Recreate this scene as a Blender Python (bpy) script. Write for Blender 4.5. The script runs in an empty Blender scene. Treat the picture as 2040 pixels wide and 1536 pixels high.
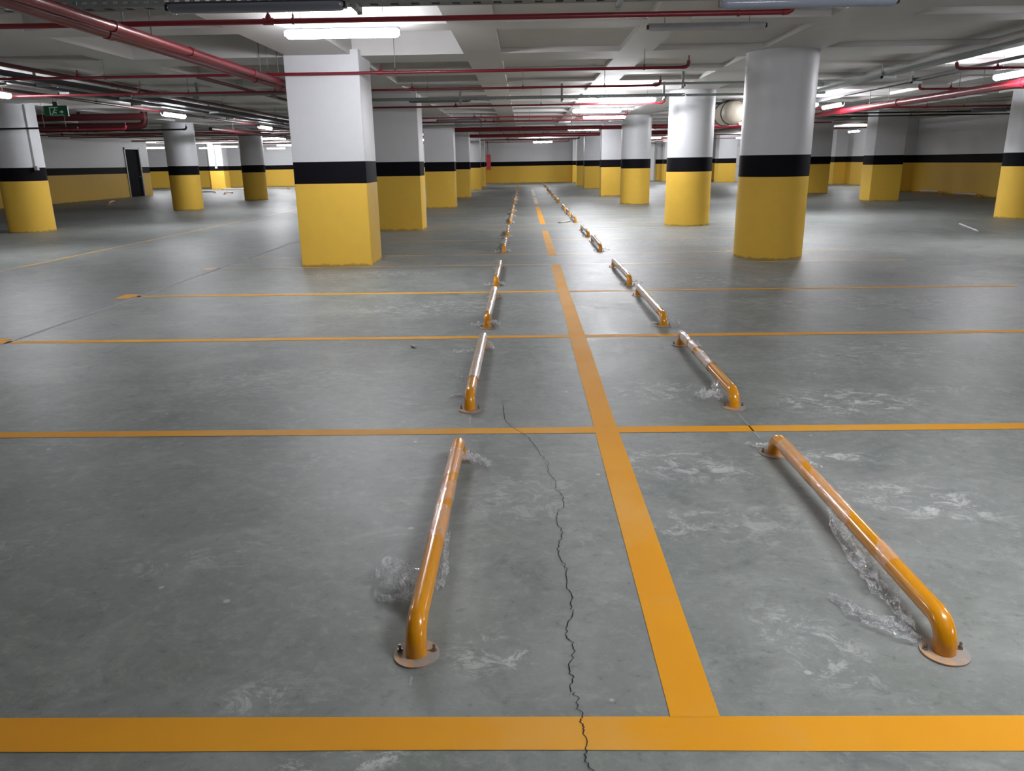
import bpy, bmesh, math, random
from mathutils import Vector, Matrix, noise
C = bpy.context.scene
COL = C.collection
PI = math.pi

# ---------------------------------------------------------------- camera
cam = bpy.data.cameras.new('camera')
cam.sensor_fit = 'HORIZONTAL'; cam.sensor_width = 36.0
cam.lens = 1516.0 / 2040 * 36.0
cam.clip_start = 0.05; cam.clip_end = 300
camo = bpy.data.objects.new('camera', cam); COL.objects.link(camo)
rt = Vector((0.99978303, 0.01473882, -0.01471919)); up = Vector((0.00997515, 0.28156474, 0.95949038)); fw = Vector((-0.01828616, 0.95942903, -0.28135663))
m = Matrix((rt, up, -fw)).transposed().to_4x4(); m.translation = Vector((0, 0, 1.515))
camo.matrix_world = m
C.camera = camo
# ---------------------------------------------------------------- world, exposure
w = bpy.data.worlds.new('world'); C.world = w; w.use_nodes = True
w.node_tree.nodes['Background'].inputs[0].default_value = (0.8, 0.85, 1, 1)
w.node_tree.nodes['Background'].inputs[1].default_value = 0.0
C.view_settings.view_transform = 'Standard'; C.view_settings.look = 'None'
C.view_settings.gamma = 1.0; C.view_settings.use_curve_mapping = False
C.view_settings.exposure = 0.0
LAMP = 160.0            # radiance of a lit tube

# ---------------------------------------------------------------- materials
def srgb(r, g, b):
    f = lambda c: (c/255/12.92 if c/255 <= 0.04045 else ((c/255+0.055)/1.055)**2.4)
    return (f(r), f(g), f(b), 1)

class N:
    def __init__(s, name):
        s.m = bpy.data.materials.new(name); s.m.use_nodes = True
        s.t = s.m.node_tree; s.t.nodes.clear()
        s.out = s.t.nodes.new('ShaderNodeOutputMaterial')
    def n(s, typ, **k):
        x = s.t.nodes.new(typ)
        ins = k.pop('ins', {})
        for a, b in k.items(): setattr(x, a, b)
        for a, b in ins.items(): s.set(x.inputs[a], b)
        return x
    def set(s, sock, v):
        if hasattr(v, 'links') or isinstance(v, bpy.types.NodeSocket): s.t.links.new(v, sock)
        else: sock.default_value = v
    def obj(s): return s.n('ShaderNodeTexCoord').outputs['Object']
    def geo(s): return s.n('ShaderNodeNewGeometry').outputs['Position']
    def map(s, v, scale=(1, 1, 1), rot=(0, 0, 0), loc=(0, 0, 0)):
        return s.n('ShaderNodeMapping', ins={'Vector': v, 'Scale': scale, 'Rotation': rot, 'Location': loc}).outputs[0]
    def noise(s, v, scale, detail=4, rough=.55, dist=0):
        return s.n('ShaderNodeTexNoise', ins={'Vector': v, 'Scale': scale, 'Detail': detail, 'Roughness': rough, 'Distortion': dist}).outputs['Fac']
    def ramp(s, f, a, b, lo=0.0, hi=1.0):
        return s.n('ShaderNodeMapRange', clamp=True, interpolation_type='SMOOTHSTEP', ins={'Value': f, 'From Min': a, 'From Max': b, 'To Min': lo, 'To Max': hi}).outputs[0]
    def mth(s, op, a, b=0.0, c=None):
        x = s.n('ShaderNodeMath', operation=op); s.set(x.inputs[0], a); s.set(x.inputs[1], b)
        if c is not None: s.set(x.inputs[2], c)
        return x.outputs[0]
    def mix(s, f, a, b):
        x = s.n('ShaderNodeMix', data_type='RGBA'); s.set(x.inputs[0], f); s.set(x.inputs[6], a); s.set(x.inputs[7], b); return x.outputs[2]
    def bump(s, h, st, d=0.01):
        return s.n('ShaderNodeBump', ins={'Height': h, 'Strength': st, 'Distance': d}).outputs[0]
    def pbr(s, col, rough=.5, metal=0, normal=None, coat=0, spec=.5, **k):
        p = s.n('ShaderNodeBsdfPrincipled')
        s.set(p.inputs['Base Color'], col); s.set(p.inputs['Roughness'], rough); s.set(p.inputs['Metallic'], metal)
        s.set(p.inputs['Coat Weight'], coat); s.set(p.inputs['Coat Roughness'], .06); s.set(p.inputs['Specular IOR Level'], spec)
        if normal is not None: s.set(p.inputs['Normal'], normal)
        return p.outputs[0]
    def fin(s, sh): s.t.links.new(sh, s.out.inputs[0]); return s.m

def paint(name, col, rough=.5, var=.08, bump=.12, scale=6, spec=.5, dirt=False, coat=0):
    n = N(name); v = n.geo(); f = n.noise(v, scale, 5)
    dark = tuple(c*(1-2*var) for c in col[:3]) + (1,); lite = tuple(min(1, c*(1+var)) for c in col[:3]) + (1,)
    c = n.mix(f, dark, lite)
    if dirt:   # scuffed dust where the paint meets the floor
        z = n.n('ShaderNodeSeparateXYZ', ins={0: v}).outputs[2]
        k = n.mth('ADD', z, n.mth('MULTIPLY', n.noise(v, 9, 4), .12))
        c = n.mix(n.ramp(k, .07, .1, .55, 0), c, srgb(120, 98, 60))
    b = n.bump(n.noise(v, 90, 3), bump, .004)
    return n.fin(n.pbr(c, rough, 0, b, coat, spec))

WHITE = paint('white_wall_paint', srgb(214, 215, 219), .45, .03, .25)
BLACK = paint('black_band_paint', srgb(17, 15, 21), .7, .1, .1, spec=.1)
YELLOW = paint('yellow_wall_paint', srgb(238, 194, 80), .55, .03, .18, spec=.2, dirt=True)
CEIL = paint('ceiling_white_paint', srgb(206, 204, 202), .6, .04, .3, 2.5)
RED = paint('red_pipe_paint', srgb(124, 22, 36), .36, .12, .05, 14, coat=.1)
GALV = paint('galvanized_steel', srgb(128, 136, 134), .45, .15, .1, 30)
SHADEDRED = paint('shaded_red_pipe_paint', srgb(74, 18, 24), .45, .12, .05, 14)  # the red pipe paint darkened, shade over the left aisle put into its colour
DARKMETAL = paint('dark_metal', srgb(62, 62, 68), .45, .1, .1, 30)
BLACKPIPE = paint('black_conduit', srgb(24, 22, 25), .4, .1, .05)
HOUSE = paint('grey_lamp_housing', srgb(120, 124, 132), .4, .08, .05)
BOLT = N('steel_bolt'); BOLT = BOLT.fin(BOLT.pbr(srgb(150, 145, 140), .35, 1))
BEIGE = paint('beige_fan_metal', srgb(178, 170, 155), .5, .06, .1)
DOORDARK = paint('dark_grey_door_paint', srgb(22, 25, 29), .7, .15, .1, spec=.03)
DOORWHITE = paint('white_door_paint', srgb(228, 228, 230), .4, .02, .05)
FRAME = paint('light_grey_frame', srgb(160, 162, 165), .4, .05, .05)
GREEN = paint('exit_green', srgb(12, 84, 52), .35, .1, .02)
SIGNWHITE = paint('sign_white', srgb(190, 225, 205), .4, .02, .0)
REDBOX = paint('red_cabinet_paint', srgb(165, 30, 40), .35, .05, .03)
CABLE = paint('dusty_white_plastic', srgb(196, 196, 192), .5, .04, .05)

def orange_rail():
    n = N('orange_rail_paint'); v = n.obj()
    c = n.mix(n.noise(v, 5, 3), srgb(224, 146, 10), srgb(236, 160, 16))
    return n.fin(n.pbr(c, .22, 0, n.bump(n.noise(v, 60, 2), .05, .002), .6))
RAIL = orange_rail()
def flange_mat():
    n = N('dusty_flange_paint'); v = n.obj()
    c = n.mix(n.ramp(n.noise(v, 22, 4), .4, .6), srgb(196, 158, 122), srgb(160, 154, 148))
    return n.fin(n.pbr(c, .5, 0, n.bump(n.noise(v, 60, 3), .2, .002)))
FLANGE = flange_mat()

def film(name, op, col, stretch=(1, 1, 1), bs=.5, sc=45, dens=.0, tls=.0, ridge=False):
    n = N(name); v = n.map(n.obj(), scale=stretch); f = n.noise(v, sc, 5, .65, .6)
    b = n.bump(f, bs, .01)
    tr = n.n('ShaderNodeBsdfTransparent', ins={0: (1, 1, 1, 1)}).outputs[0]
    p = n.pbr(col, .12, 0, b, .8, .9)
    tl = n.n('ShaderNodeBsdfTranslucent', ins={0: col}).outputs[0]
    q = n.n('ShaderNodeMixShader'); n.set(q.inputs[0], tls); n.set(q.inputs[1], p); n.set(q.inputs[2], tl); p = q.outputs[0]
    k = n.ramp(f, .38, .68, op-dens, min(.95, op+.25))
    if ridge:
        g = n.noise(v, sc*1.4, 4, .6, 1.2); a = n.mth('ABSOLUTE', n.mth('SUBTRACT', g, .5))
        k = n.mth('MAXIMUM', k, n.ramp(a, .0, .035, .8, 0))
    mx = n.n('ShaderNodeMixShader'); n.set(mx.inputs[0], k); n.set(mx.inputs[1], tr); n.set(mx.inputs[2], p)
    return n.fin(mx.outputs[0])
WRAP = film('stretch_film_on_rail', .26, srgb(255, 226, 196), (1, .12, 1), .25, 70, .02)
WRAPFAR = film('layered_stretch_film', .90, srgb(244, 224, 210), (1, .3, 1), .35, 60, .05)
SCRAP = film('loose_clear_film', .16, srgb(248, 249, 252), (1, 1, 1), .6, 17, .08, .35, True)

def floor_mat():
    n = N('green_grey_hardened_concrete'); v = n.geo()
    a = n.noise(v, .35, 6, .6); b = n.noise(v, 2.2, 8, .65, .8)
    fg = n.noise(n.map(v, scale=(1, 1.1, 1), rot=(0, 0, .5)), 15, 10, .8, .3)
    st = n.noise(n.map(v, scale=(.8, 1.5, 1), rot=(0, 0, .3)), 3.2, 10, .78, .6)
    c = n.mix(n.ramp(a, .35, .65), srgb(120, 126, 121), srgb(137, 140, 138))
    c = n.mix(n.ramp(b, .42, .7, 0, .7), c, srgb(154, 159, 155))
    c = n.mix(n.ramp(b, .44, .26, 0, .7), c, srgb(98, 104, 105))
    c = n.mix(n.ramp(st, .52, .7, 0, .6), c, srgb(164, 168, 165))
    c = n.mix(n.ramp(fg, .50, .66, 0, .55), c, srgb(160, 164, 158))
    c = n.mix(n.ramp(fg, .46, .32, 0, .6), c, srgb(88, 92, 92))
    c = n.mix(n.ramp(n.noise(v, 60, 4, .6), .64, .78, 0, .4), c, srgb(62, 66, 66))
    # tyre and boot scuffs, dried cement splashes: (x, y, rx, ry, angle, strength)
    spots = [(2.05,4.72,.5,.28,.1,1),(2.9,4.95,.32,.1,0,.9),(.82,3.68,.38,.22,-.4,.75),(.72,3.02,.3,.14,.4,.55),(1.78,3.22,.36,.2,-.3,.95),(1.56,3.78,.4,.07,-.05,.9),
             (.92,2.15,.26,.16,-1.2,.6),(1.0,3.0,.3,.2,.5,.4),(-1.15,3.8,.22,.16,.3,.45),(-2.2,2.82,.25,.2,.3,.4),(-.8,1.9,.12,.08,.3,.55),(-.03,2.08,.08,.05,.3,.9),(-.5,1.64,.2,.05,.2,1),
             (.86,5.0,.35,.3,.3,.8),(.9,6.3,.3,.35,0,.8),(-.02,3.3,.3,.3,.7,.4),(-.15,2.1,.12,.12,.2,.6),(3.2,6.0,1.2,.5,.1,.55),(3.6,8.25,1.6,.5,.05,.6),(.85,8.3,.6,.5,0,.6),(2.4,9.9,1.4,.5,0,.6),
             (-1.0,8.2,1.2,.5,.1,.5),(-1.8,5.4,.9,.4,.2,.35),(4.5,13.2,2,.6,0,.6),(-2.2,10.9,1.2,.5,0,.6),(3,15,2.2,.8,0,.6),(2.2,2.5,.3,.5,.3,.4),(1.75,2.1,.2,.08,.2,.6),(-1.3,2.75,.35,.12,.35,.35)]
    tot = None
    sx = n.n('ShaderNodeSeparateXYZ', ins={0: v})
    for (x, y, rx, ry, an, s) in spots:
        dx = n.mth('SUBTRACT', sx.outputs[0], x); dy = n.mth('SUBTRACT', sx.outputs[1], y)
        ca, sa = math.cos(an), math.sin(an)
        u = n.mth('ADD', n.mth('MULTIPLY', dx, ca/rx), n.mth('MULTIPLY', dy, sa/rx))
        q = n.mth('ADD', n.mth('MULTIPLY', dx, -sa/ry), n.mth('MULTIPLY', dy, ca/ry))
        r = n.mth('ADD', n.mth('MULTIPLY', u, u), n.mth('MULTIPLY', q, q))
        g = n.ramp(r, 0, 1.6, s, 0)
        tot = g if tot is None else n.mth('MAXIMUM', tot, g)
    fine = n.noise(n.map(v, scale=(1, 1.25, 1), rot=(0, 0, .6)), 8, 10, .8, .7)
    k = n.mth('MULTIPLY', n.ramp(fine, .49, .6), tot)
    base_s = n.ramp(n.noise(n.map(v, scale=(1, 1.4, 1), rot=(0, 0, -.5)), 6, 10, .8, .6), .62, .72, 0, .42)
    c = n.mix(n.mth('MAXIMUM', n.mth('MULTIPLY', k, .95), base_s), c, srgb(206, 209, 206))
    vo = n.n('ShaderNodeTexVoronoi', ins={'Vector': v, 'Scale': 3.1}).outputs['Distance']
    c = n.mix(n.ramp(vo, .045, .03, 0, .7), c, srgb(196, 198, 196))
    ro = n.mth('ADD', .38, n.mth('MULTIPLY', b, .2)); ro = n.mth('ADD', ro, n.mth('MULTIPLY', k, .25))
    bp = n.bump(n.noise(v, 26, 5, .6), .12, .004)
    return n.fin(n.pbr(c, ro, 0, bp, 0, .42))
FLOOR = floor_mat()
def line_mat():
    n = N('orange_floor_paint'); v = n.geo()
    d = n.ramp(n.noise(n.map(v, scale=(1, 1, 1)), .9, 5, .6), .46, .6, .0, .85)
    c = n.mix(n.noise(v, 1.5, 3), srgb(228, 150, 12), srgb(242, 174, 28))
    c = n.mix(n.mth('MULTIPLY', d, .55), c, srgb(234, 180, 96))
    c = n.mix(n.ramp(n.noise(v, 14, 8, .7, 1), .66, .74, 0, .5), c, srgb(200, 180, 150))
    return n.fin(n.pbr(c, .6, 0, n.bump(n.noise(v, 40, 4), .1, .003), 0, .25))
LINE = line_mat()
def fade_line():
    n = N('worn_pale_floor_paint'); v = n.geo()
    f = n.noise(v, 1.3, 6, .65)
    c = n.mix(n.ramp(f, .4, .6), srgb(216, 170, 92), srgb(176, 162, 138))
    return n.fin(n.pbr(c, .45))
FADED = fade_line()
CHALK = paint('white_chalk_dust', srgb(168, 172, 180), .7, .1, .1, 12)
CRACK = paint('crack_shadow_gap', srgb(32, 34, 33), .9, .1, 0)
def emit(name, col, s):
    n = N(name); e = n.n('ShaderNodeEmission', ins={0: col, 1: s}); return n.fin(e.outputs[0])
LIT = emit('lit_tube_cover', (.95, .955, 1.0, 1), LAMP)
UNLIT = N('unlit_clear_cover')
UNLIT = UNLIT.fin(UNLIT.pbr(srgb(108, 112, 124), .12, 0, None, .4, .8))

# ---------------------------------------------------------------- mesh helpers
class MB:
    def __init__(s): s.v = []; s.f = []; s.mi = []
    def add(s, vs, fs, mi=0):
        o = len(s.v); s.v += [tuple(x) for x in vs]; s.f += [tuple(i+o for i in f) for f in fs]; s.mi += [mi]*len(fs); return s
    def box(s, x0, x1, y0, y1, z0, z1, mi=0):
        return s.add([(x0,y0,z0),(x1,y0,z0),(x1,y1,z0),(x0,y1,z0),(x0,y0,z1),(x1,y0,z1),(x1,y1,z1),(x0,y1,z1)],
                     [(0,3,2,1),(4,5,6,7),(0,1,5,4),(1,2,6,5),(2,3,7,6),(3,0,4,7)], mi)
    def quad(s, a, b, c, d, mi=0): return s.add([a, b, c, d], [(0, 1, 2, 3)], mi)
    def prism(s, pts, levels, mis=None, cap=True):
        n = len(pts); vs = []; fs = []
        for z in levels: vs += [(x, y, z) for x, y in pts]
        o = len(s.v); s.v += vs
        for k in range(len(levels)-1):
            for i in range(n):
                j = (i+1) % n
                s.f.append((o+k*n+i, o+k*n+j, o+(k+1)*n+j, o+(k+1)*n+i)); s.mi.append(mis[k] if mis else 0)
        if cap:
            s.f.append(tuple(o+i for i in reversed(range(n)))); s.mi.append(mis[0] if mis else 0)
            s.f.append(tuple(o+(len(levels)-1)*n+i for i in range(n))); s.mi.append(mis[-1] if mis else 0)
        return s
    def tube(s, path, r, n=12, mi=0, cap=True):
        P = [Vector(p) for p in path]; R = r if isinstance(r, (list, tuple)) else [r]*len(P)
        rings = []; t0 = None; u = None
        for i, p in enumerate(P):
            t = ((P[min(i+1, len(P)-1)]-p).normalized() + (p-P[max(i-1, 0)]).normalized()).normalized()
            if u is None:
                u = t.orthogonal().normalized()
            else:
                q = t0.rotation_difference(t); u = (q @ u); u = (u - t*u.dot(t)).normalized()
            t0 = t; w_ = t.cross(u)
            rings.append([p + (u*math.cos(2*PI*k/n) + w_*math.sin(2*PI*k/n))*R[i] for k in range(n)])
        o = len(s.v)
        for g in rings: s.v += [tuple(x) for x in g]
        for i in range(len(P)-1):
            for k in range(n):
                j = (k+1) % n
                s.f.append((o+i*n+k, o+i*n+j, o+(i+1)*n+j, o+(i+1)*n+k)); s.mi.append(mi)
        if cap:
            s.f.append(tuple(o+k for k in reversed(range(n)))); s.mi.append(mi)
            s.f.append(tuple(o+(len(P)-1)*n+k for k in range(n))); s.mi.append(mi)
        return s
    def cyl(s, a, b, r, n=12, mi=0): return s.tube([a, b], r, n, mi)
    def build(s, name, mats, parent=None, smooth=True, **props):
        me = bpy.data.meshes.new(name); me.from_pydata(s.v, [], s.f)
        for m_ in (mats if isinstance(mats, (list, tuple)) else [mats]): me.materials.append(m_)
        for p, i in zip(me.polygons, s.mi): p.material_index = i
        me.update()
        if smooth:
            me.polygons.foreach_set('use_smooth', [True]*len(me.polygons))
            me.set_sharp_from_angle(angle=math.radians(38))
        o = bpy.data.objects.new(name, me); COL.objects.link(o)
        if parent is not None: o.parent = parent
        for k, v in props.items(): o[k] = v
        return o

def thing(name, label, cat, loc=(0, 0, 0), rz=0, group=None):
    o = bpy.data.objects.new(name, None); COL.objects.link(o)
    o.location = loc; o.rotation_euler = (0, 0, rz); o.empty_display_size = .1
    tag(o, label, cat, group); return o
def tag(o, label, cat, group=None):
    o['label'] = label; o['category'] = cat
    if group: o['group'] = group
    return o
def copy_tree(o, parent=None):
    c = o.copy(); COL.objects.link(c)
    if parent is not None: c.parent = parent
    for ch in list(o.children): copy_tree(ch, c)
    return c
def struct(o): o['kind'] = 'structure'; return o
def rrect(x0, x1, y0, y1, r=.02, k=3):
    pts = []
    for cx, cy, a in ((x1-r, y0+r, -PI/2), (x1-r, y1-r, 0), (x0+r, y1-r, PI/2), (x0+r, y0+r, PI)):
        for i in range(k+1):
            t = a + PI/2*i/k; pts.append((cx+r*math.cos(t), cy+r*math.sin(t)))
    return pts
def circ(cx, cy, r, n=56): return [(cx+r*math.cos(2*PI*i/n), cy+r*math.sin(2*PI*i/n)) for i in range(n)]
random.seed(7)

SOF, SLAB, DEEP = 3.05, 3.125, 3.42     # beam soffit, recessed slab
Z1, Z2 = 1.245, 1.565      # black band
BAND = [YELLOW, BLACK, WHITE]

# ---------------------------------------------------------------- setting
fl = struct(MB().box(-42, 20, -12, 64, -.2, 0).build('floor', FLOOR, smooth=False))
# ceiling: grid of recessed panels between beams
def interval(seq, lo, hi): return seq
xb = [(-42,-41),(-38.2,-37.7),(-35.6,-35.1),(-33,-32.5),(-30.5,-30),(-28,-27.5),(-25.6,-25.1),(-23,-22.2),(-20.6,-20.1),(-18.3,-17.8),(-16,-15.5),(-13.0,-12.1),(-10.5,-10.0),(-8.4,-7.93),(-6.2,-5.75),(-3.43,-2.5),(-.86,-.32),(1.42,1.9),(3.5,4.4),(6.75,7.2),(9.5,9.95),(12.3,13.3),(15.2,15.65),(17.3,20)]
yb = [(-12,-11.5),(-9,-8.5),(-6.5,-5.7),(-3.4,-2.95),(-.6,-.15),(2.2,3.05),(4.9,5.35),(7.5,7.95),(9.5,9.97),(12.05,12.9),(14.4,14.85),(16.3,16.7),(18.4,19.25),(21.2,21.65),(23.5,23.95),(25.7,26.1),(27.8,28.6),(30.7,31.1),(33.1,33.5),(35.6,36.4),(38.7,39.1),(42,42.4),(45.4,46.2),(48.3,48.7),(51,51.8),(54,54.4),(57,57.4),(60,64)]
def cells(b):
    out = []
    for i, (a, c) in enumerate(b):
        out.append((a, c, 1))
        if i+1 < len(b): out.append((c, b[i+1][0], 0))
    return out
def slab_z(x0): return DEEP if (-2.55 < x0 < -1 or -5.8 < x0 < -3.5) else SLAB
cx_, cy_ = cells(xb), cells(yb); cb = MB()
for (x0, x1, fx) in cx_:
    for (y0, y1, fy) in cy_:
        if fx or fy: cb.quad((x0,y0,SOF),(x0,y1,SOF),(x1,y1,SOF),(x1,y0,SOF))
        else:
            zs = slab_z(x0)
            cb.quad((x0,y0,zs),(x0,y1,zs),(x1,y1,zs),(x1,y0,zs))
            for a, b in (((x0,y0),(x1,y0)),((x1,y0),(x1,y1)),((x1,y1),(x0,y1)),((x0,y1),(x0,y0))):
                cb.quad((*a,SOF),(*b,SOF),(*b,zs),(*a,zs))
cb.box(-42, 20, -12, 64, DEEP+.01, DEEP+.3)
struct(cb.build('ceiling', CEIL, smooth=False))

def top_at(x, y):
    inb = any(a <= x <= b_ for a, b_ in xb) or any(a <= y <= b_ for a, b_ in yb)
    return SOF if inb else (DEEP if (-2.5 < x < -.86 or -5.75 < x < -3.43) else SLAB)
def wall(name, x0, x1, y0, y1, band=True):
    b = MB()
    if band: b.prism([(x0,y0),(x1,y0),(x1,y1),(x0,y1)], [0, Z1, Z2, SLAB], [0, 1, 2])
    else: b.box(x0, x1, y0, y1, 0, SLAB, 2)
    return struct(b.build(name, BAND, smooth=False))
wall('wall_left', -22, -21.4, -12, 42.3)
wall('wall_left_end', -22, -21.4, 44.0, 44.95)
struct(MB().box(-22, -21.4, 42.3, 44.0, 2.6, SLAB, 0).build('wall_left_lintel', WHITE, smooth=False))
wall('wall_left_return', -42, -22.0, 44.35, 44.95)
wall('wall_far_left', -42, -3.45, 60.5, 61.1)
wall('wall_far_center', -3.05, 3.75, 60.5, 61.1)
wall('wall_far_right', 4.2, 19.5, 60.5, 61.1)
wall('wall_right', 17.35, 17.95, -12, 35.9)
wall('wall_right_rear', 18.8, 19.4, 36.6, 61.1)
wall('wall_right_return', 17.95, 19.4, 35.4, 36.0)
wall('wall_back', -22, 18, -12.5, -12)
wall('wall_back_right', 14.36, 18.8, 54.3, 54.7, False)
wall('trim_1', -3.45, -2.95, 59.3, 61.1); wall('trim_2', 3.65, 4.2, 59.3, 61.1)
wall('trim_3', 16.75, 17.35, 35.5, 36.2); wall('trim_4', 18.1, 18.8, 46.5, 47.2)
wall('trim_5', -25.0, -24.0, 59.8, 60.5)

# door in the left wall (dark grey leaf), with light grey frame
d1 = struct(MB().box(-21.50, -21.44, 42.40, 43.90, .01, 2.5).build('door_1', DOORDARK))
d1['label'] = 'dark grey steel door leaf in the left wall'
MB().box(-21.6,-21.37,42.3,42.4,0,2.6).box(-21.6,-21.37,43.9,44.0,0,2.6).box(-21.6,-21.37,42.3,44.0,2.5,2.6).build('door_frame', FRAME, d1, label='light grey door frame')
MB().cyl((-21.45,43.7,1.05),(-21.37,43.7,1.05),.014).cyl((-21.37,43.7,1.05),(-21.37,43.56,1.05),.013).build('door_handle', BOLT, d1)
d2 = struct(MB().box(14.42, 15.3, 54.22, 54.28, .02, 2.3).build('door_2', DOORWHITE)); MB().cyl((14.55,54.2,1.05),(14.55,54.12,1.05),.02).cyl((14.55,54.12,1.05),(14.68,54.12,1.05),.018).build('door_handle', BOLT, d2)
d3 = struct(MB().box(8.0, 9.9, 60.40, 60.48, .02, 2.7).build('door_3', DOORWHITE)); MB().box(7.9,8.0,60.36,60.49,0,2.8).box(9.9,10,60.36,60.49,0,2.8).box(7.9,10,60.36,60.49,2.7,2.8).build('door_frame', FRAME, d3)

# floor markings are paint on the slab: children of the floor
def strip(name, x0, x1, y0, y1, mat, label, z=.0015, jit=.004, stuff=False):
    b = MB(); long_x = (x1-x0) > (y1-y0); L = (x1-x0) if long_x else (y1-y0); n = max(2, int(L/.25)); A = []; B = []
    sd = random.random()*50
    for i in range(n+1):
        t = i/n; e1 = noise.noise((sd+t*L*.6, 0, 0))*jit*2; e2 = noise.noise((sd+t*L*.6, 7, 0))*jit*2
        if long_x: A.append((x0+t*L, y0+e1, z)); B.append((x0+t*L, y1+e2, z))
        else: A.append((x1+e1, y0+t*L, z)); B.append((x0+e2, y0+t*L, z))
    b.add(A+B, [(i, i+1, n+2+i, n+1+i) for i in range(n)])
    return b.build(name, mat, fl, smooth=False, label=label)
strip('edge_line', -9, 9, 1.68, 1.812, LINE, 'thick orange line across the front')
ys = [4.17, 6.68, 9.17, 11.72]
strip('bay_line', -9, 9, 4.17, 4.27, LINE, 'orange bay line crossing behind the nearest rails')
strip('bay_line', -4.9, 5.9, 6.68, 6.78, LINE, 'orange bay line, second row back')
strip('bay_line', -4.9, 5.9, 9.17, 9.26, LINE, 'orange bay line, third row back')
strip('bay_line', -4.85, 5.8, 11.72, 11.8, FADED, 'worn bay line in front of the near columns')
for k, y in enumerate([13.12, 15.62, 18.15, 19.75, 22.3, 24.85, 27.4, 29.3, 31.9, 34.4]):
    strip('bay_line', -4.85, 5.85, y, y+.08, FADED, 'pale worn bay line ' + ('between the columns' if k < 3 else 'further back'))
for y in (6.73, 9.215):
    strip('line_end', -4.98, -4.8, y-.16, y+.16, LINE, 'short orange end block of a bay line', z=.002)
strip('line_end', -4.95, -4.8, 11.62, 11.85, FADED, 'worn end block', z=.002)
for k, (a, b_) in enumerate([(1.81, 11.75), (12.9, 17.75), (19.6, 27.5)]):
    strip('center_line', .4, .54, a, b_, LINE, 'orange centre line segment', z=.0022)
for k, (a, b_) in enumerate([(29.2, 34.8), (36.5, 45.2)]):
    strip('center_line', .4, .54, a, b_, FADED, 'dusty far centre line segment', z=.0022)
strip('aisle_line', -8.22, -8.12, 5, 46, FADED, 'pale orange line along the left aisle', jit=.02)
strip('chalk_line', -4.76, -4.72, 5.2, 16.5, CHALK, 'thin white chalk line', jit=.01)
for x, a, b_ in ((-.345, 4.35, 4.52), (-.36, 6.95, 7.05), (1.315, 4.05, 4.5), (-.36, 1.95, 1.99)):
    strip('chalk_mark', x-.004, x+.004, a, b_, CHALK, 'white snapped chalk line', jit=.001)
cr = [(-.152,4.72),(-.134,4.46),(-.095,4.30),(-.011,4.15),(.035,4.02),(.071,3.84),(.112,3.73),(.113,3.565),(.144,3.46),(.135,3.378),(.17,3.295),(.168,3.195),(.135,3.12),(.131,3.03),(.152,2.93),(.132,2.838),(.119,2.79),(.136,2.683),(.153,2.63),(.144,2.51),(.159,2.455),(.151,2.385),(.156,2.335),(.134,2.265),(.128,2.19),(.149,2.158),(.151,2.115),(.13,2.055),(.128,2.01),(.133,1.965),(.125,1.923),(.142,1.897),(.141,1.852),(.15,1.813),(.146,1.785),(.152,1.758),(.149,1.687),(.148,1.662),(.154,1.637),(.163,1.6),(.171,1.53)]
b = MB(); A = []; B = []
fine = []
for i in range(len(cr)-1):
    for k in range(5):
        t = k/5; fine.append((cr[i][0]*(1-t)+cr[i+1][0]*t + (random.uniform(-.007, .007) if k else 0), cr[i][1]*(1-t)+cr[i+1][1]*t))
for i, (x, y) in enumerate(fine):
    wd = .0010 + .0014*abs(noise.noise((i*.3, 0, 0))) + (.0004 if y < 3 else 0)
    A.append((x-wd, y, .0028)); B.append((x+wd, y, .0028))
n_ = len(A); b.add(A+B, [(i, i+1, n_+i+1, n_+i) for i in range(n_-1)])
b.build('crack', CRACK, fl, smooth=False, label='thin dark wandering crack')

# ---------------------------------------------------------------- columns
def column(name, pts, label, group):
    o = MB().prism(pts, [0, Z1, Z2, SLAB-.005], [0, 1, 2]).build(name, BAND)
    return tag(o, label, 'column', group)
SQ = [(-3.48,-2.38,11.89,12.75,'nearest square column, white above a black band and yellow base, left of the centre line'),
      (-3.46,-2.41,18.32,19.15,'second square column back in the left-hand row, right behind the nearest one'),
      (-3.46,-2.43,27.65,28.4,'third square column back in the left-hand row'),
      (-3.46,-2.45,35.7,36.5,'fourth square column back in the left-hand row'),
      (-3.46,-2.50,45.6,46.4,'fifth square column back in the left-hand row, narrow sliver showing'),
      (-3.46,-2.53,51.2,52.0,'sixth square column back in the left-hand row, farthest sliver'),
      (3.46,4.50,35.4,36.2,'square column just behind the third round column of the right-hand row'),
      (3.46,4.50,45.2,46.0,'fifth column back in the right-hand row, square and shaded'),
      (3.42,4.50,50.9,51.7,'farthest square column of the right-hand row'),
      (12.32,13.38,28.15,29.0,'square column at the right showing a lit left face and a darker front'),
      (12.32,13.42,34.9,35.8,'dark square column seen just right of the big round column'),
      (13.1,14.3,53.6,54.6,'brightly lit white and yellow pillar beside the far white door'),
      (10.3,11.3,58.2,59.2,'narrow far pillar glimpsed left of the second round column'),
      (-22.2,-21.2,55.6,56.6,'far left pillar with a conduit, in the bright end bay')]
for x0, x1, y0, y1, lab in SQ: column('square_column', rrect(x0, x1, y0, y1, .015), lab, 'square columns')
RD = [(3.93,12.5,'nearest round column, thick, at the right of the centre line'),
      (3.95,18.98,'second round column back in the right-hand row'),
      (4.05,28.75,'third round column back in the right-hand row'),
      (-12.62,19.7,'large round column at the left edge with a conduit down its side'),
      (-12.5,28.9,'round column in the left aisle, second from the left edge'),
      (-12.6,36.7,'round column in the left aisle, farther back and third from the left edge'),
      (12.42,19.75,'round column cut off by the right edge of the view')]
for x, y, lab in RD: column('round_column', circ(x, y, .53), lab, 'round columns')

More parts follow.
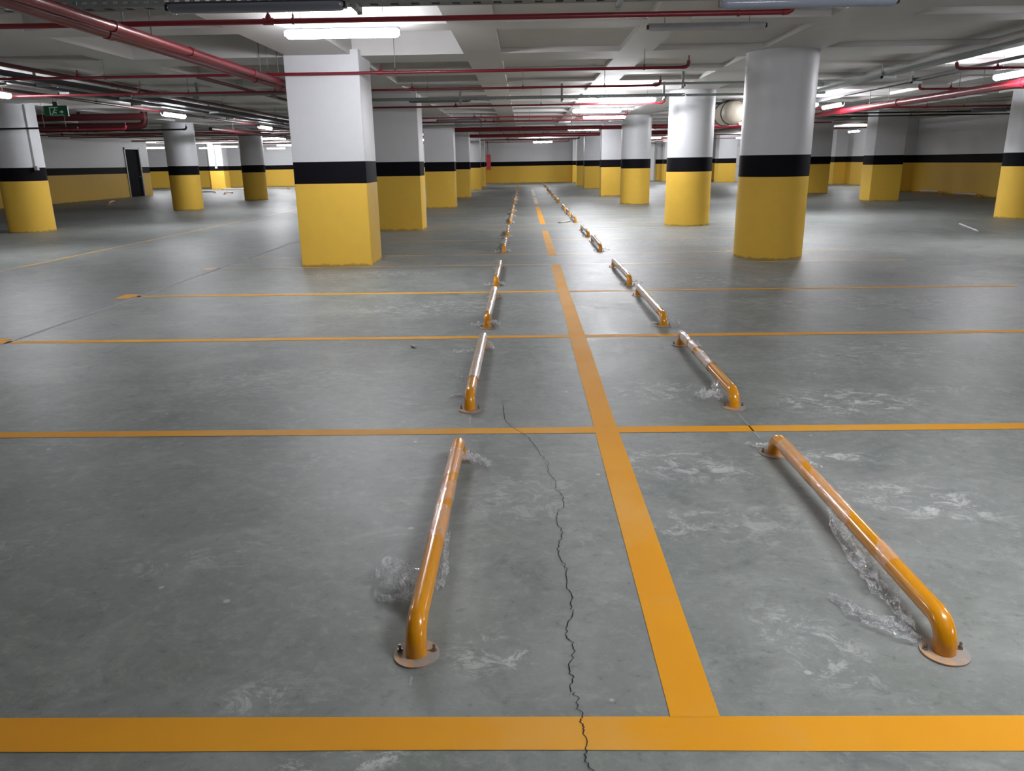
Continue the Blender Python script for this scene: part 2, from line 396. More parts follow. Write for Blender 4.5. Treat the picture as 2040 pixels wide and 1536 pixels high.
# ---------------------------------------------------------------- wheel stop rails
def rail_path(L=1.72, h=.098, r=.08, x=0.0):
    P = [(x, 0, .004), (x, 0, h-r)]
    for i in range(1, 9):
        a = PI/2*i/8; P.append((x, r-r*math.cos(a), h-r+r*math.sin(a)))
    n = 24
    for i in range(1, n): P.append((x, r+(L-2*r)*i/n, h))
    for i in range(0, 9):
        a = PI/2*i/8; P.append((x, L-r+r*math.sin(a), h-r+r*math.cos(a)))
    P.append((x, L, .004)); return P
TR = .034; RL = 1.72
def wrap_mesh(y0, y1, r, pitch=None, gap=0.0, ph=0.0, h=.098, wob=.002):
    b = MB(); n = 28; ny = max(4, int((y1-y0)/.012)); vs = []
    for i in range(ny+1):
        y = y0+(y1-y0)*i/ny
        for k in range(n):
            a = 2*PI*k/n; rr = r + wob*noise.noise((y*22, math.cos(a)*2.5, math.sin(a)*2.5+ph)) + wob
            vs.append((rr*math.cos(a), y, h+rr*math.sin(a)))
    fs = []
    for i in range(ny):
        yy = y0+(y1-y0)*(i+.5)/ny
        for k in range(n):
            if pitch:
                f = (yy/pitch + k/n + ph) % 1.0
                if f < gap: continue
            fs.append((i*n+k, i*n+(k+1) % n, (i+1)*n+(k+1) % n, (i+1)*n+k))
    return b.add(vs, fs)
def make_rail(spans, mat):
    root = thing('wheel_stop', 'x', 'wheel stop')
    MB().tube(rail_path(), TR, 24).build('tube', RAIL, root)
    for y in (0, RL):
        f = MB().prism(circ(0, y, .073, 40), [0, .0065]).build('flange', FLANGE, root)
        for x in (-.055, .055):
            MB().cyl((x, y+.012, .006), (x, y+.012, .03), .0045, 8).prism([(x+.009*math.cos(PI*i/3), y+.012+.009*math.sin(PI*i/3)) for i in range(6)], [.0065, .014]).build('bolt', BOLT, f)
    for (a, c, pitch, gap, ph) in spans:
        wrap_mesh(a, c, TR+.0016, pitch, gap, ph).build('film_wrap', mat, root)
    return root

def scrap(parent, pts, width, hgt=.05, seed=0, nu=26, nv=12, label=None):
    """crumpled film ribbon through pts (local x,y,z), fading in width at the tip"""
    b = MB(); P = [Vector(p) for p in pts]; vs = []
    def at(t):
        s = t*(len(P)-1); i = min(int(s), len(P)-2); return P[i].lerp(P[i+1], s-i), (P[i+1]-P[i]).normalized()
    for i in range(nu+1):
        t = i/nu; c, d = at(t); sd = Vector((-d.y, d.x, 0)).normalized(); wd = width*(.35+.65*math.sin(PI*min(1, .15+t*.95)))
        for j in range(nv+1):
            q = j/nv-.5
            e = .02*noise.noise((i*.35+seed, j*.4, 0)); e2 = .02*noise.noise((i*.4, j*.35, seed+3))
            z = c.z + hgt*(.5+1.0*noise.noise((i*.28+seed*3, j*.55, seed))) * (1-abs(q)) + .012*noise.noise((i*.75, j*1.1, seed+9))
            p = c + sd*(q*wd+e) + d*e2; vs.append((p.x, p.y, max(.004, z)))
    fs = [(i*(nv+1)+j, (i+1)*(nv+1)+j, (i+1)*(nv+1)+j+1, i*(nv+1)+j+1) for i in range(nu) for j in range(nv)]
    o = b.add(vs, fs).build('loose_film', SCRAP, parent, smooth=False)
    if label: o['label'] = label
    return o

def shed(x, y): return lambda px, py, z=.0: (px-x, py-y, z)
words = ['nearest', 'second nearest', 'third nearest', 'fourth', 'fifth', 'sixth', 'seventh', 'eighth', 'ninth', 'tenth', 'eleventh', 'twelfth', 'thirteenth', 'fourteenth', 'fifteenth', 'sixteenth', 'farthest']
RY = [2.10, 4.62, 7.13, 9.63, 13.42, 16.05, 20.0, 22.5, 25.0, 29.6, 32.1, 34.6, 38.2, 40.7, 43.2, 48.0, 50.5]
XL, XR = -.36, 1.32
# left row
r = make_rail([(.56, .84, .24, .0, 0), (.84, 1.28, .30, .34, .2), (1.28, 1.50, .24, .0, 0)], WRAP)
r.location = (XL, 2.10, 0); r['label'] = 'nearest rail of the left row, half wrapped, crumpled film heaped at its left'; r['group'] = 'wheel stops beside the centre line'
g = shed(XL, 2.10)
scrap(r, [g(-.40,2.44,.02), g(-.46,2.50,.02), g(-.52,2.60,.02), g(-.57,2.52,.01)], .16, .07, 1, label='crumpled clear film heap')
scrap(r, [g(-.40,2.43,.0), g(-.48,2.41,.0), g(-.56,2.43,.0)], .06, .03, 2, label='clear film')
scrap(r, [g(-.335,2.45,.0), g(-.32,2.6,.01), g(-.33,2.85,.03)], .035, .06, 3, 20, 6, label='film edge hanging off the tube')
scrap(r, [g(-.34,3.72,.03), g(-.28,3.74,.01), g(-.19,3.66,.0)], .09, .05, 4, label='crumpled clear film')
r = make_rail([(.34, 1.69, .4, .0, 0)], WRAPFAR)
r.location = (XL, 4.62, 0); r['label'] = 'second nearest rail of the left row, tube wrapped in pinkish film except its front end'; r['group'] = 'wheel stops beside the centre line'
g = shed(XL, 4.62)
scrap(r, [g(-.40,6.18,.01), g(-.5,6.15,.0), g(-.6,6.14,.0)], .10, .03, 5, label='clear film')
scrap(r, [g(-.4,4.9,.0), g(-.46,4.95,0), g(-.52,4.88,0)], .08, .02, 6, label='clear film')
scrap(r, [g(-.46,5.25,.0), g(-.5,5.45,0)], .06, .015, 7, 12, 6, label='clear film')
scrap(r, [g(-.32,6.28,.04), g(-.27,6.25,0)], .07, .05, 8, 10, 6, label='clear film')
# right row
r = make_rail([(.36, .50, .3, .45, .1), (.70, .98, .5, .30, .55), (.98, 1.3, .45, .22, .1), (1.3, 1.58, .4, .0, 0)], WRAP)
r.location = (XR, 2.10, 0); r['label'] = 'nearest rail of the right row, clear film trailing off its left side'; r['group'] = 'wheel stops beside the centre line'
g = shed(XR, 2.10)
scrap(r, [g(1.29,2.95,.08), g(1.27,2.62,.04), g(1.27,2.4,.02), g(1.26,2.2,.01)], .11, .05, 11, 34, 12, label='clear film hanging from the tube')
scrap(r, [g(1.26,2.15,.0), g(1.2,2.22,.01), g(1.13,2.30,.01), g(1.08,2.42,.0)], .09, .035, 12, label='clear film')
scrap(r, [g(1.31,3.9,.01), g(1.26,3.93,.0), g(1.2,3.95,0)], .07, .03, 13, 14, 8, label='clear film')
scrap(r, [g(1.38,3.8,.0), g(1.46,3.66,.0), g(1.5,3.62,0)], .08, .02, 14, 14, 8, label='clear film')
r = make_rail([(.62, 1.0, .3, .0, 0), (1.1, 1.69, .3, .12, .3)], WRAPFAR)
r.location = (XR, 4.62, 0); r['label'] = 'second nearest rail of the right row, rear half wrapped in film, orange front'; r['group'] = 'wheel stops beside the centre line'
g = shed(XR, 4.62)
scrap(r, [g(1.28,4.8,.02), g(1.2,4.75,.02), g(1.12,4.83,.0)], .15, .08, 15, label='crumpled clear film')
scrap(r, [g(1.29,4.95,.05), g(1.27,4.85,.02)], .08, .08, 16, 12, 8, label='clear film')
scrap(r, [g(1.36,6.2,.02), g(1.45,6.3,.0), g(1.5,6.45,0)], .08, .03, 17, 14, 8, label='clear film')
# the rest: one prototype, wrapped apart from its front end
proto = make_rail([(.16, 1.70, .4, .0, 0)], WRAPFAR)
scrap(proto, [(-.03, .06, .02), (-.1, .08, .0), (-.17, .1, 0)], .09, .04, 21, 12, 6)
scrap(proto, [(.03, .1, .03), (.08, .12, .01), (.12, .1, 0)], .09, .06, 22, 12, 6)
scrap(proto, [(-.04, 1.6, .03), (-.1, 1.62, 0)], .07, .03, 23, 10, 6)
proto2 = make_rail([(.2, 1.70, .4, .0, 0)], WRAPFAR)
scrap(proto2, [(.04, .03, .03), (.1, .05, .01), (.17, .04, 0)], .08, .05, 31, 12, 6)
scrap(proto2, [(-.04, .03, .02), (-.12, .06, .0)], .07, .04, 32, 12, 6)
scrap(proto2, [(-.04, 1.2, .07), (-.07, .8, .03), (-.05, .4, .04)], .03, .03, 33, 14, 5)
first = {0: True, 1: True}
for k, y in enumerate(RY[2:], 2):
    for side, x in (('left', XL), ('right', XR)):
        p = (proto, proto2)[(side == 'right')]
        if first[int(side == 'right')]: o = p; first[int(side == 'right')] = False
        else: o = copy_tree(p)
        near = words[k] if k in (2, 16) else words[k]+' from the front'
        o.location = (x + random.uniform(-.008, .008), y, 0); o.rotation_euler.z = random.uniform(-.006, .006)
        o['label'] = f'film-wrapped rail of the {side} row, {near}'; o['group'] = 'wheel stops beside the centre line'
for x, y, a, lab in [(-18.0,33.6,.35,'film-wrapped rail lying loose on the dark floor left of the second left column'),
                     (-16.9,44.0,.1,'far rail on the floor beside the round column in the left aisle'),
                     (-18.4,46.5,PI/2,'far rail set crosswise between the two left aisle columns'),
                     (-18.6,52.6,PI/2,'farthest rail against the bright left end wall'),
                     (-15.6,52.0,PI/2,'rail across the bright end bay just left of the nearest square column'),
                     (17.05,32.4,0,'rail against the right wall, next to the lit wall pier'),
                     (17.05,29.6,0,'rail against the right wall, nearer the right edge')]:
    o = copy_tree(proto); o.location = (x, y, 0); o.rotation_euler.z = a; o['label'] = lab; o['group'] = 'wheel stops by the walls'

# small litter
def litter(name, pts, wd, lab, cat, mat=CABLE, h=.004):
    return tag(MB().tube([(x, y, wd) for x, y in pts], wd, 8).build(name, mat), lab, cat)
litter('plastic_strip', [(.87,20.0),(.95,19.95),(1.08,20.12),(1.2,20.4)], .018, 'curved white plastic strip beside the seventh right rail', 'litter')
litter('wooden_batten', [(9.96,17.9),(9.35,16.1)], .018, 'thin pale stick lying on the open floor at right', 'litter')
litter('wooden_batten', [(-9.4,36.0),(-8.8,38.2)], .02, 'pale stick on the floor between the left columns and the near square column', 'litter')
litter('film_scrap', [(-.98,6.37),(-.94,6.33)], .012, 'tiny white scrap on the floor left of the second left rail', 'litter')

# ---------------------------------------------------------------- tube lamps
def make_lamp(lit, z, top=SOF, housing=HOUSE, L=1.27):
    root = thing('tube_lamp', 'x', 'lamp')
    pts = [(-.04,.022),(-.04,.04),(-.03,.05),(.03,.05),(.04,.04),(.04,.022)]
    b = MB(); n = len(pts)
    vs = [(x, y, zz) for x in (-L/2, L/2) for (y, zz) in pts]
    b.add(vs, [(i, i+1, n+i+1, n+i) for i in range(n-1)] + [(n-1, 0, n, 2*n-1), tuple(range(n)), tuple(reversed(range(n, 2*n)))])
    b.build('housing', housing, root)
    b = MB(); K = 12; prof = [(.056*math.cos(PI-.5+(PI+1.0)*i/K), .056*math.sin(PI-.5+(PI+1.0)*i/K)) for i in range(K+1)]
    sec = [(-L/2+.004, .55), (-L/2+.018, .85), (-L/2+.045, 1), (L/2-.045, 1), (L/2-.018, .85), (L/2-.004, .55)]
    vs = [(x, y*s, zz*s) for x, s in sec for (y, zz) in prof]; K += 1
    fs = [(a*K+i, a*K+i+1, (a+1)*K+i+1, (a+1)*K+i) for a in range(len(sec)-1) for i in range(K-1)]
    fs += [tuple(reversed(range(K))), tuple((len(sec)-1)*K+i for i in range(K))]
    b.add(vs, fs).build('cover', LIT if lit else UNLIT, root)
    for s in (-1, 1):
        MB().box(s*L/2-.012, s*L/2+.012, -.03, .03, -.03, .03).build('end_clip', BLACKPIPE if not lit else HOUSE, root)
        rd = MB().cyl((0, 0, 0), (0, 0, 1), .004, 6).build('hanger_rod', GALV, root); rd.location = (s*L*.36, 0, .03)
    root.location.z = z
    return root
LITP = make_lamp(True, 2.80); UNP = make_lamp(False, 2.80, housing=DARKMETAL)
used = {True: False, False: False}
DUSTY = paint('dusty_pale_cover', srgb(176, 176, 180), .35, .12, .1, 8)
SILVER = paint('silvery_cover', srgb(140, 148, 162), .2, .05, .05)
def lamp(x, y, z, rz, lit, lab, grp, mat=None):
    p = LITP if lit else UNP
    o = p if not used[lit] else copy_tree(p); used[lit] = True
    o.location = (x, y, z); o.rotation_euler.z = rz; o['label'] = lab; o['group'] = grp
    for ch in o.children:
        if ch.name.startswith('hanger_rod'):
            px, py = x+ch.location.x*math.cos(rz), y+ch.location.x*math.sin(rz)
            ch.scale.z = (top_at(px, py)-z-.03)/(1 if lit else .72)
    if not lit: o.scale = (1, .9, .72)
    if mat:
        for ch in o.children:
            if ch.name.startswith(('cover', 'housing')):
                ch.data = ch.data.copy(); ch.data.materials[0] = mat
G1, G2 = 'lit tube lamps', 'unlit tube lamps'
T, Lg = 0, PI/2
for a in [(-2.0,9.2,2.925,T,'big bright tube lamp above the nearest square column'),
          (2.25,17.7,2.79,T,'large lit lamp nearest the second round column, topmost of the stacked cluster right of centre'),
          (1.93,21.2,2.79,T,'lit lamp just left below the largest of the cluster right of centre'),
          (2.44,24.3,2.79,T,'lit lamp third down in the cluster right of centre'),
          (2.48,33.2,2.79,T,'lit lamp lowest in the cluster right of centre, over the far round columns'),
          (1.28,53.0,2.79,T,'small lit lamp in front of the far centre wall'),
          (-9.18,13.75,2.79,Lg,'lit lamp cut by the left edge above the first round column'),
          (-8.85,20.3,2.79,Lg,'lit lamp in front of the second left round column top'),
          (-8.88,27.5,2.79,Lg,'lit lamp just left of the nearest square column, topmost there'),
          (-23.4,50.2,2.74,T,'small lit lamp right of the dark left door'),
          (-21.3,53.6,2.76,T,'left lamp of the overlapping pair between the left round columns'),
          (-19.2,51.5,2.76,T,'right lamp of the overlapping pair between the left round columns'),
          (-12.1,38.4,2.79,T,'lit lamp beside the third left round column, level and long'),
          (-17.3,55.5,2.70,T,'small dim far lamp low beside the nearest square column'),
          (-15.2,51.0,2.79,T,'far lamp touching the nearest square column edge, low'),
          (7.95,20.9,2.79,Lg,'lit lamp just right of the nearest round column'),
          (8.1,13.5,2.79,Lg,'lit lamp cut by the right edge'),
          (7.5,47.5,2.79,T,'tiny far lamp left of the second round column, upper'),
          (9.9,54.2,2.79,T,'tiny far lamp left of the second round column, lower'),
          (14.0,50.5,2.79,T,'far lamp glaring above the lit pillar by the white door'),
          (8.1,29.5,2.79,Lg,'lit lamp farther along the right aisle behind the nearest round column')]:
    lamp(*a[:4], True, a[4], G1)
# unseen lamps added to brighten the foreground and far end, except the peeking one
for a in [(8.1,6.2,2.79,Lg,'added unseen lamp of the right aisle beside the camera'),(-9.1,6.6,2.79,Lg,'added unseen lamp of the left aisle beside the camera'),
          (8.1,-1.0,2.79,Lg,'added unseen lamp of the right aisle behind the camera'),
          (2.1,2.0,2.79,T,'added unseen lamp overhead of the camera'),(-5.6,57.2,2.79,T,'added fill lamp at the end, hidden behind the left square columns'),(6.6,57.4,2.79,T,'added fill lamp at the end, hidden behind the right-hand row'),(-12.5,56,2.79,T,'added fill lamp at the end, left of the hidden bay'),(6.72,20.3,2.79,T,'lit lamp peeking out behind the nearest round column'),(5.8,41.2,2.79,T,'added fill lamp hidden behind the third round column'),(-5.1,44.3,2.79,T,'added fill lamp hidden behind the third square column'),(17.0,41.5,2.79,Lg,'added fill lamp in the recess of the right wall'),(-28,52,2.79,T,'added fill lamp of the end bay beyond the dark door')]:
    lamp(*a[:4], True, a[4], G1)
for a in [(-1.9,5.95,2.61,T,'dark unlit lamp hung under the cable tray, top left of centre'),
          (2.08,6.12,2.60,T,'unlit silvery lamp at the top edge, above the end of the red pipe'),
          (2.0,9.05,2.90,T,'unlit grey lamp close under the ceiling, left of the nearest round column'),
          (-1.75,17.0,2.78,T,'unlit dark lamp in front of the second square column'),
          (-1.9,23.6,2.72,T,'unlit lamp in front of the third square column'),
          (13.0,22.5,2.72,T,'unlit dark lamp near the right edge column'),
          (9.7,25.6,2.72,T,'unlit dark lamp left of the right square column')]:
    lamp(*a[:4], False, a[4], G2, {2.08: SILVER, 2.0: DUSTY}.get(a[0]))

# ---------------------------------------------------------------- sprinkler pipes
def sprinkler_pipe(Y, x0, x1, z, r, lab, heads, rods, end='right', mat=RED, cols=()):
    root = thing('sprinkler_pipe', lab, 'pipe', (x0, Y, z), 0, 'sprinkler pipes')
    L = x1-x0
    MB().cyl((0,0,0), (L,0,0), r, 12).build('pipe', mat, root)
    def elbow(xe, s):
        P = [(xe-s*.02, 0, 0), (xe+s*.03, 0, .004), (xe+s*.06, 0, .02), (xe+s*.075, 0, .05), (xe+s*.078, 0, .09)]
        e = MB().tube(P, r*1.25, 12).build('elbow', mat, root)
        MB().cyl((xe+s*.078,0,.085), (xe+s*.078,0,.15), r*.42, 8).prism(circ(xe+s*.078,0,.016,10), [.15,.156]).build('sprinkler_head', mat, e)
    if end in ('right', 'both'): elbow(L, 1)
    if end in ('left', 'both'): elbow(0, -1)
    for hx in heads:
        if not x0 < hx < x1: continue
        x = hx-x0
        t = MB().cyl((x-.05,0,0), (x+.05,0,0), r*1.3, 12).tube([(x,0,0),(x,0,r*1.6),(x,0,r*2.6)], [r*1.25,r*1.1,r*.6], 10).build('tee', mat, root)
        MB().cyl((x,0,r*2.5), (x,0,r*2.5+.05), r*.4, 8).prism(circ(x,0,.016,10), [r*2.5+.05,r*2.5+.056]).build('sprinkler_head', mat, t)
    for hx in rods:
        if not x0 < hx < x1: continue
        x = hx-x0
        MB().cyl((x,0,r*.9), (x,0,top_at(hx,Y)-z), .0045, 6).build('hanger_rod', GALV, root)
        MB().cyl((x-.012,0,0), (x+.012,0,0), r*1.35, 12).cyl((x,0,r), (x,0,r*2.4), .01, 6).build('clamp', mat, root)
    return root
Hd = [-13.2,-10.3,-7.0,-4.9,-2.0,.9]; Rd = [-12,-9.2,-6.6,-4.6,-1.75,.35,1.75]
sprinkler_pipe(7.68,-13,2.40,2.80,.024,'nearest thin red sprinkler pipe across the top, ending right below the unlit lamp',[-10,-6.8,-2.35],[-8.6,-6,-2.12,1.98])
sprinkler_pipe(11.84,-13,2.31,2.792,.021,'red sprinkler pipe crossing just in front of the nearest square column',[-12,-6.5,-2.07],[-9,-6.1,-3.7,-1.85,1.75])
sprinkler_pipe(14.5,-13.5,2.36,2.79,.020,'red sprinkler pipe crossing behind the nearest square column, with an upturned right end',[-12.6,-6.9,-1.98],[-9.5,-6.0,-1.7,.0,1.45])
sprinkler_pipe(18.0,-3.35,3.05,2.73,.020,'dark red pipe passing in front of the second square column',[-8,-5.2,-1.5],[-6.8,-3.9,.4,1.9])
sprinkler_pipe(23.1,-3.4,2.9,2.77,.021,'thin red pipe between second and third square columns',[-9,-5.5,-1.4],[-10.5,-7,-3.6,-.3,1.6],end='both')
sprinkler_pipe(25.4,-3.4,3.1,2.77,.021,'thin red pipe just before the third square column',[-9,-5.5,-1.2],[-12,-7,-3.8,.2,1.8])
for k, (Y, xa, xb_, r_) in enumerate([(27.0,-7.2,3.3,.022),(33.4,-20,3.3,.022),(35.0,-20,3.0,.022),(40.5,-20,3.3,.03),(43.2,-20,3.3,.022),(48.5,-19,3.3,.03),(54.5,-18,3.0,.022)]):
    sprinkler_pipe(Y,xa,xb_,2.84,r_,f'distant red ceiling pipe across the aisle, {["nearest of the far set","second of the far set","third of the far set","fourth of the far set","fifth of the far set","sixth of the far set","last before the far wall"][k]}',[-9,-1,1],[-12,-5,-.2,2])
# right-hand branches
for k, (Y, xa, xb_, z, e) in enumerate([(11.0,7.2,16.5,2.80,'left'),(12.72,6.75,16.5,2.80,'left'),(16.4,8.0,17,2.80,'left'),(22.2,7.0,16.2,2.80,'both'),(24.7,5.4,14.6,2.80,'both'),(26.6,5.2,16.8,2.80,'none')]):
    sprinkler_pipe(Y,xa,xb_,z,.022,'red branch pipe over the right bays, '+['nearest','second back','third back','fourth back','fifth back','farthest, running straight to the wall'][k],[xa+.55,xa+4],[xa+1.6,xa+5,xa+7.5],end=e,mat=(RED if k < 4 else BLACKPIPE))
for k, (Y, xa, xb_) in enumerate([(31.5,5,12),(38,5,17),(45,5,17),(53,5,17)]):
    sprinkler_pipe(Y,xa,xb_,2.835,.025,'distant red pipe right of the round columns, '+['nearest','second back','third back','farthest'][k],[xa+1,xa+4],[xa+2,xa+6],end='none')
# left-hand branches
for k, (Y, xa, xb_, z) in enumerate([(20.9,-21,-10.5,2.50),(24.2,-21,-10.3,2.62),(31,-21,-9.0,2.80)]):
    sprinkler_pipe(Y,xa,xb_,z,.024,'dark branch pipe over the left bays, '+['nearest','passing before the second left column','farthest'][k],[xa+3,xa+8],[xa+4,xa+9],end='right',mat=(RED if k != 1 else BLACKPIPE))

def main_pipe(path, r, lab, clamps=(), mat=RED):
    root = thing('main_pipe', lab, 'pipe', (0,0,0), 0, 'large red main pipes')
    MB().tube(path, r, 18).build('pipe', mat, root)
    a, b_ = Vector(path[0]), Vector(path[-1]); d = (b_-a); Ln = d.length; d.normalize()
    for c in clamps:
        p = a+d*c
        MB().cyl(tuple(p-d*.05), tuple(p+d*.05), r*1.18, 18).build('coupling', mat, root)
    for c in range(2, int(Ln), 4):
        p = a+d*c
        MB().cyl((p.x,p.y,p.z+r*.8), (p.x,p.y,top_at(p.x,p.y)), .007, 6).build('hanger_rod', GALV, root)
    return root
main_pipe([(-3.86,-6,2.72),(-3.86,60,2.72)], .045, 'lower of the two big red mains running away left of the nearest square column', [13.68,17.72,18.9,20.95,26,32,40])
main_pipe([(-3.60,-6,2.715),(-3.60,60,2.715)], .042, 'upper right one of the two big red mains left of the nearest square column', [13.3,14.9,16.9,17.9,26,32])
main_pipe([(8.5,-6,2.69),(8.5,60,2.69)], .07, 'large red main running away over the right aisle', [20,24.5,27.6,29,36])
main_pipe([(8.95,-6,2.72),(8.95,60,2.72)], .05, 'thinner red main beside the large one over the right aisle', [19,23,30])
main_pipe([(-10.0,25.5,2.68),(-10.0,58,2.68)], .06, 'large red main running away over the left aisle', [8,15,22], SHADEDRED)
main_pipe([(-3.0,30.6,2.74),(8.4,30.6,2.74)], .075, 'thick red main crossing overhead beyond the third square column', [3,8])
main_pipe([(-2.9,37.4,2.72),(8.4,37.4,2.72)], .075, 'thick red main crossing overhead beyond the fourth square column', [3,8])
main_pipe([(-20.5,22.6,2.66),(-10.9,22.6,2.66),(-10.75,22.6,2.69),(-10.7,22.6,2.8),(-10.7,22.6,3.04)], .10, 'thick dark red main above the left bays ending in an upturned elbow', [2,5,8], SHADEDRED)
main_pipe([(-20.5,21.6,2.85),(-10.2,21.6,2.85)], .09, 'dark red main above the thick one over the left bays', [3,7], SHADEDRED)

# ---------------------------------------------------------------- cable trays (perforated galvanized channel)
main_pipe([(-9.55,4,2.94),(-9.55,45,2.94)], .03, 'slim dark pipe running away over the left aisle beside the lamps', [9,14,20], SHADEDRED)
main_pipe([(-7.1,9,2.90),(-7.1,34,2.90)], .03, 'slim dark pipe running away over the left aisle, right of the trays', [5,10,16], SHADEDRED)
main_pipe([(-5.2,13,2.90),(-5.2,34,2.90)], .03, 'slim dark pipe running away between the left aisle and the big mains', [3,10,16], SHADEDRED)
def tray(p0, p1, lab, hgt=.06, wid=.2, holes=True, posts=(), mat=GALV):
    p0, p1 = Vector(p0), Vector(p1); L = (p1-p0).length; ang = math.atan2(p1.y-p0.y, p1.x-p0.x)
    root = thing('cable_tray', lab, 'cable tray', tuple(p0), ang, 'cable trays')
    b = MB()
    if holes:
        st = .09; n = int(L/st)
        for s in (0, wid):
            z0, z1, hz0, hz1 = 0, hgt, hgt*.42, hgt*.72
            b.quad((0,s,z0),(L,s,z0),(L,s,hz0),(0,s,hz0)); b.quad((0,s,hz1),(L,s,hz1),(L,s,z1),(0,s,z1))
            for i in range(n):
                x = i*st; b.quad((x,s,hz0),(x+st*.55,s,hz0),(x+st*.55,s,hz1),(x,s,hz1))
        b.quad((0,0,0),(L,0,0),(L,.06,0),(0,.06,0)); b.quad((0,wid-.06,0),(L,wid-.06,0),(L,wid,0),(0,wid,0))
        for i in range(int(L/.18)): b.quad((i*.18,.06,0),(i*.18+.11,.06,0),(i*.18+.11,wid-.06,0),(i*.18,wid-.06,0))
        b.box(0, L, -.006, .006, hgt-.004, hgt+.002)
    else:
        b.box(0, L, 0, wid, 0, .004).box(0, L, 0, .004, .004, hgt).box(0, L, wid-.004, wid, .004, hgt)
    b.build('channel', mat, root, smooth=False)
    MB().tube([(0,wid*.4,.012),(L,wid*.4,.014)], .008, 6).tube([(0,wid*.55,.012),(L,wid*.55,.014)], .008, 6).build('cable', BLACKPIPE, root)
    for x in posts:
        MB().box(x-.02, x+.02, wid+.002, wid+.03, -.06, top_at(p0.x+x*math.cos(ang), p0.y+x*math.sin(ang)+wid)-p0.z).build('hanger_post', GALV, root)
        MB().box(x-.02, x+.02, -.03, wid+.03, -.045, -.004).build('bracket', GALV, root)
    return root
tray((-7.2,7.22,2.86),(3.2,7.22,2.86),'near perforated steel cable tray along the top edge', .062, .2, True, [3.2,5.75,8.05])
tray((-3.3,16.6,2.765),(3.3,16.6,2.765),'perforated cable tray crossing before the second square column', .05, .16, True, [2.0,4.1,6.2])
tray((-7.4,15.2,2.80),(-4.1,15.2,2.80),'cable tray over the left bays, left of the nearest square column', .05, .16, True, [1.2,2.7])
tray((2.4,14.95,2.845),(6.2,14.95,2.845),'upper cable tray in front of the second round column', .035, .12, False, [.55,3])
tray((3.35,16.75,2.775),(6.2,16.75,2.775),'lower cable tray in front of the second round column', .04, .12, False, [2.4])
tray((6.5,4,2.875),(6.5,30,2.875),'cable tray running away at right beyond the nearest round column', .05, .2, False, [6,10.4,14.8,20])
tray((7.5,4,2.875),(7.5,30,2.875),'second cable tray running away at right, beside the lamps', .05, .15, False, [6,11.5,17,24], DARKMETAL)
tray((-7.8,4,2.875),(-7.8,45,2.875),'cable tray running away over the left aisle', .09, .2, False, [7.2,9.3,12,16.5,22], DARKMETAL)
tray((-8.35,4,2.875),(-8.35,45,2.875),'second cable tray running away over the left aisle, nearer the lamps', .05, .15, False, [6,9,10.8,13.5,19], DARKMETAL)
tray((-3.4,26.6,2.70),(3.4,26.6,2.70),'far cable tray before the third square column', .05, .16, False, [2,5])
tray((4.4,24.0,2.86),(5.9,24.0,2.86),'cable tray between second and third round columns at right', .06, .2, False, [.9])
tray((-7.3,36,2.90),(-4.5,36,2.90),'far cable tray over the left aisle columns', .06, .2, False, [1])

# ---------------------------------------------------------------- other fittings
# exit sign hung above the left aisle
ex = thing('exit_sign', 'green running-man exit sign hung beside the left edge round column', 'sign', (-10.2,17.5,2.63), .0)
MB().box(-.26,.26,-.02,.02,0,.22).build('panel', GREEN, ex)
pg = MB()
def pl(b, pts, y=-.0225, d=.0015):
    n = len(pts); b.add([(x,y,z) for x,z in pts]+[(x,y+d,z) for x,z in pts], [tuple(range(n)), tuple(reversed(range(n,2*n)))]+[(i,(i+1)%n,n+(i+1)%n,n+i) for i in range(n)])
for q in [[(-.14,.03),(-.12,.03),(-.12,.19),(-.14,.19)], [(-.12,.17),(.05,.17),(.05,.19),(-.12,.19)],
          [(-.07,.10),(-.03,.14),(-.01,.13),(-.05,.09)], [(-.03,.14),(.03,.13),(.03,.115),(-.02,.12)], [(-.04,.1),(-.02,.09),(.02,.07),(.0,.05),(-.01,.06),(-.05,.08)],
          [(-.05,.09),(-.04,.07),(-.09,.035),(-.1,.045)], [(.08,.10),(.12,.10),(.12,.075),(.08,.075)], [(.12,.13),(.17,.088),(.12,.045)], [(-.14,.02),(.17,.02),(.17,.028),(-.14,.028)]]: pl(pg, q)
pg.cyl((-.02,-.0225,.155),(-.02,-.021,.155),.013,12)
pg.build('pictogram', SIGNWHITE, ex, label='pale running figure, doorway and arrow')
MB().box(-.05,.05,-.02,.02,.22,.30).build('bracket', DARKMETAL, ex)
for s in (-.04,.04): MB().cyl((s,0,.3),(s,0,.42),.005,6).build('hanger_rod', GALV, ex)
# conduit with switch box on the left round column
cd = thing('conduit', 'white conduit with a small box at its foot, running down the left edge round column', 'conduit', (-12.62,19.7,0))
a0 = math.radians(-25); px, py = .556*math.cos(a0), .556*math.sin(a0)
MB().cyl((px,py,1.55),(px,py,3.04),.016,8).build('pipe', CABLE, cd)
MB().box(px+.012,px+.09,py-.07,py+.01,1.5,1.6).build('box', CABLE, cd)
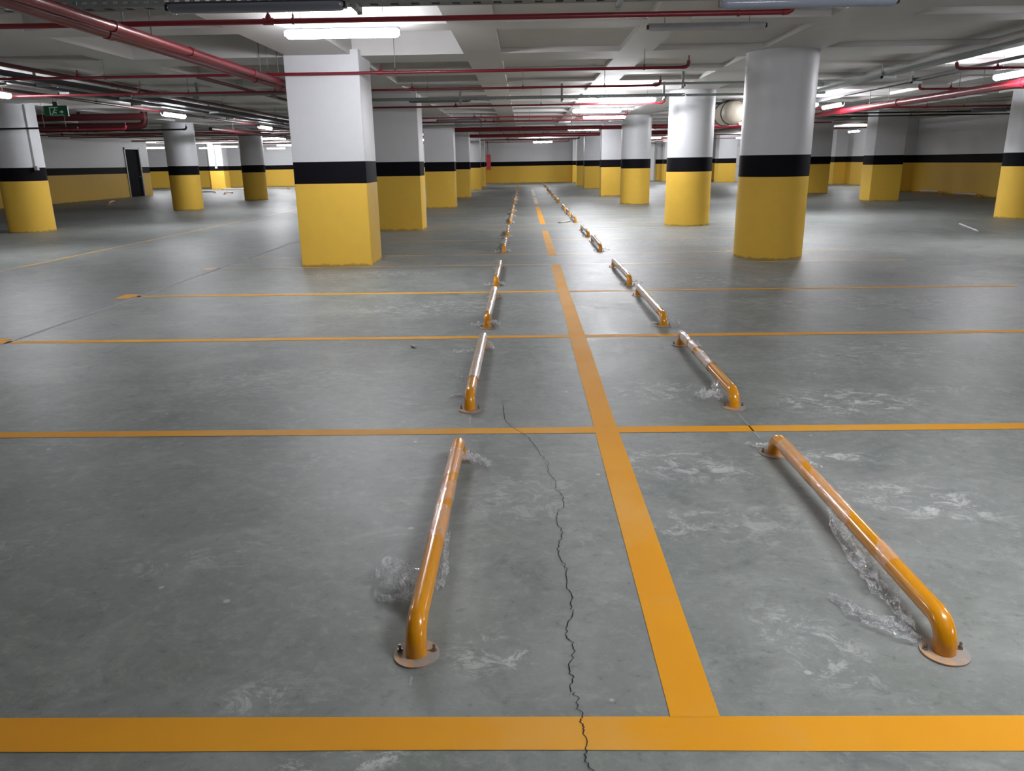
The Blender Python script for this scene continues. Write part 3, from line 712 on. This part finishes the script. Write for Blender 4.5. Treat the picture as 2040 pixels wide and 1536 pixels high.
# black elbow stub above
sb = tag(MB().tube([(-13.0,18.95,2.62),(-13.0,18.95,2.52),(-12.95,18.95,2.47),(-12.8,18.95,2.46),(-10.6,18.95,2.46)], .022, 8).build('drain_pipe', BLACKPIPE), 'black pipe with an upturned end in front of the left edge round column', 'pipe')
sb2 = MB().cyl((-11.4,18.95,2.46),(-11.4,18.95,top_at(-11.4,18.95)),.005,6).build('hanger_rod', GALV, sb)
cd2 = thing('conduit', 'thin conduit with a small box on the far left pillar', 'conduit', (-21.7,55.58,0))
MB().cyl((0,0,1.5),(0,0,3.04),.02,8).build('pipe', GALV, cd2); MB().box(-.08,.08,-.05,.0,1.4,1.55).build('box', CABLE, cd2)
# jet fan
jf = thing('jet_fan', 'beige rounded fan housing under the ceiling between the second and nearest round columns', 'fan', (5.66,21.6,2.72))
def lathe_y(prof, mat, name, n=36):
    b = MB(); vs = [(r*math.cos(2*PI*k/n), y, r*math.sin(2*PI*k/n)) for y, r in prof for k in range(n)]
    b.add(vs, [(i*n+k, i*n+(k+1)%n, (i+1)*n+(k+1)%n, (i+1)*n+k) for i in range(len(prof)-1) for k in range(n)]); return b.build(name, mat, jf)
lathe_y([(-.05,.002),(-.045,.10),(-.02,.19),(.04,.26),(.12,.30),(.4,.31),(1.3,.30),(1.42,.26),(1.5,.15),(1.52,.002)], BEIGE, 'housing')
lathe_y([(.30,.312),(.30,.325),(.35,.325),(.35,.312)], DARKMETAL, 'strap'); lathe_y([(1.1,.30),(1.1,.322),(1.15,.322),(1.15,.30)], DARKMETAL, 'strap')
MB().box(-.3,.3,.3,.36,.26,.33).box(-.3,.3,1.15,1.21,.26,.33).cyl((-.27,.33,.3),(-.27,.33,.405),.01,8).cyl((.27,.33,.3),(.27,.33,.405),.01,8).cyl((-.27,1.18,.3),(-.27,1.18,.405),.01,8).cyl((.27,1.18,.3),(.27,1.18,.405),.01,8).build('mounting_frame', DARKMETAL, jf)
# hose cabinet and riser on the far pier
hc = thing('hose_cabinet', 'narrow red fire hose cabinet on the far pier at the end of the left row', 'cabinet', (-2.62,59.1,1.0))
MB().box(-.16,.16,0,.2,0,1.1).build('body', REDBOX, hc); MB().box(-.14,.14,-.015,0,.03,1.07).build('door', REDBOX, hc)
MB().cyl((-.04,.1,1.1),(-.04,.1,2.04),.03,10).build('riser_pipe', RED, hc)
# two small dark wheels by the wall end
for k, y in enumerate((42.35, 42.0)):
    pass
sm = thing('smoke_detector', 'small round detector on the ceiling near the left mains', 'detector', (-4.62,9.3,DEEP))
MB().prism(circ(0,0,.05,24),[-.03,0]).prism(circ(0,0,.03,20),[-.045,-.03]).build('body', CABLE, sm)
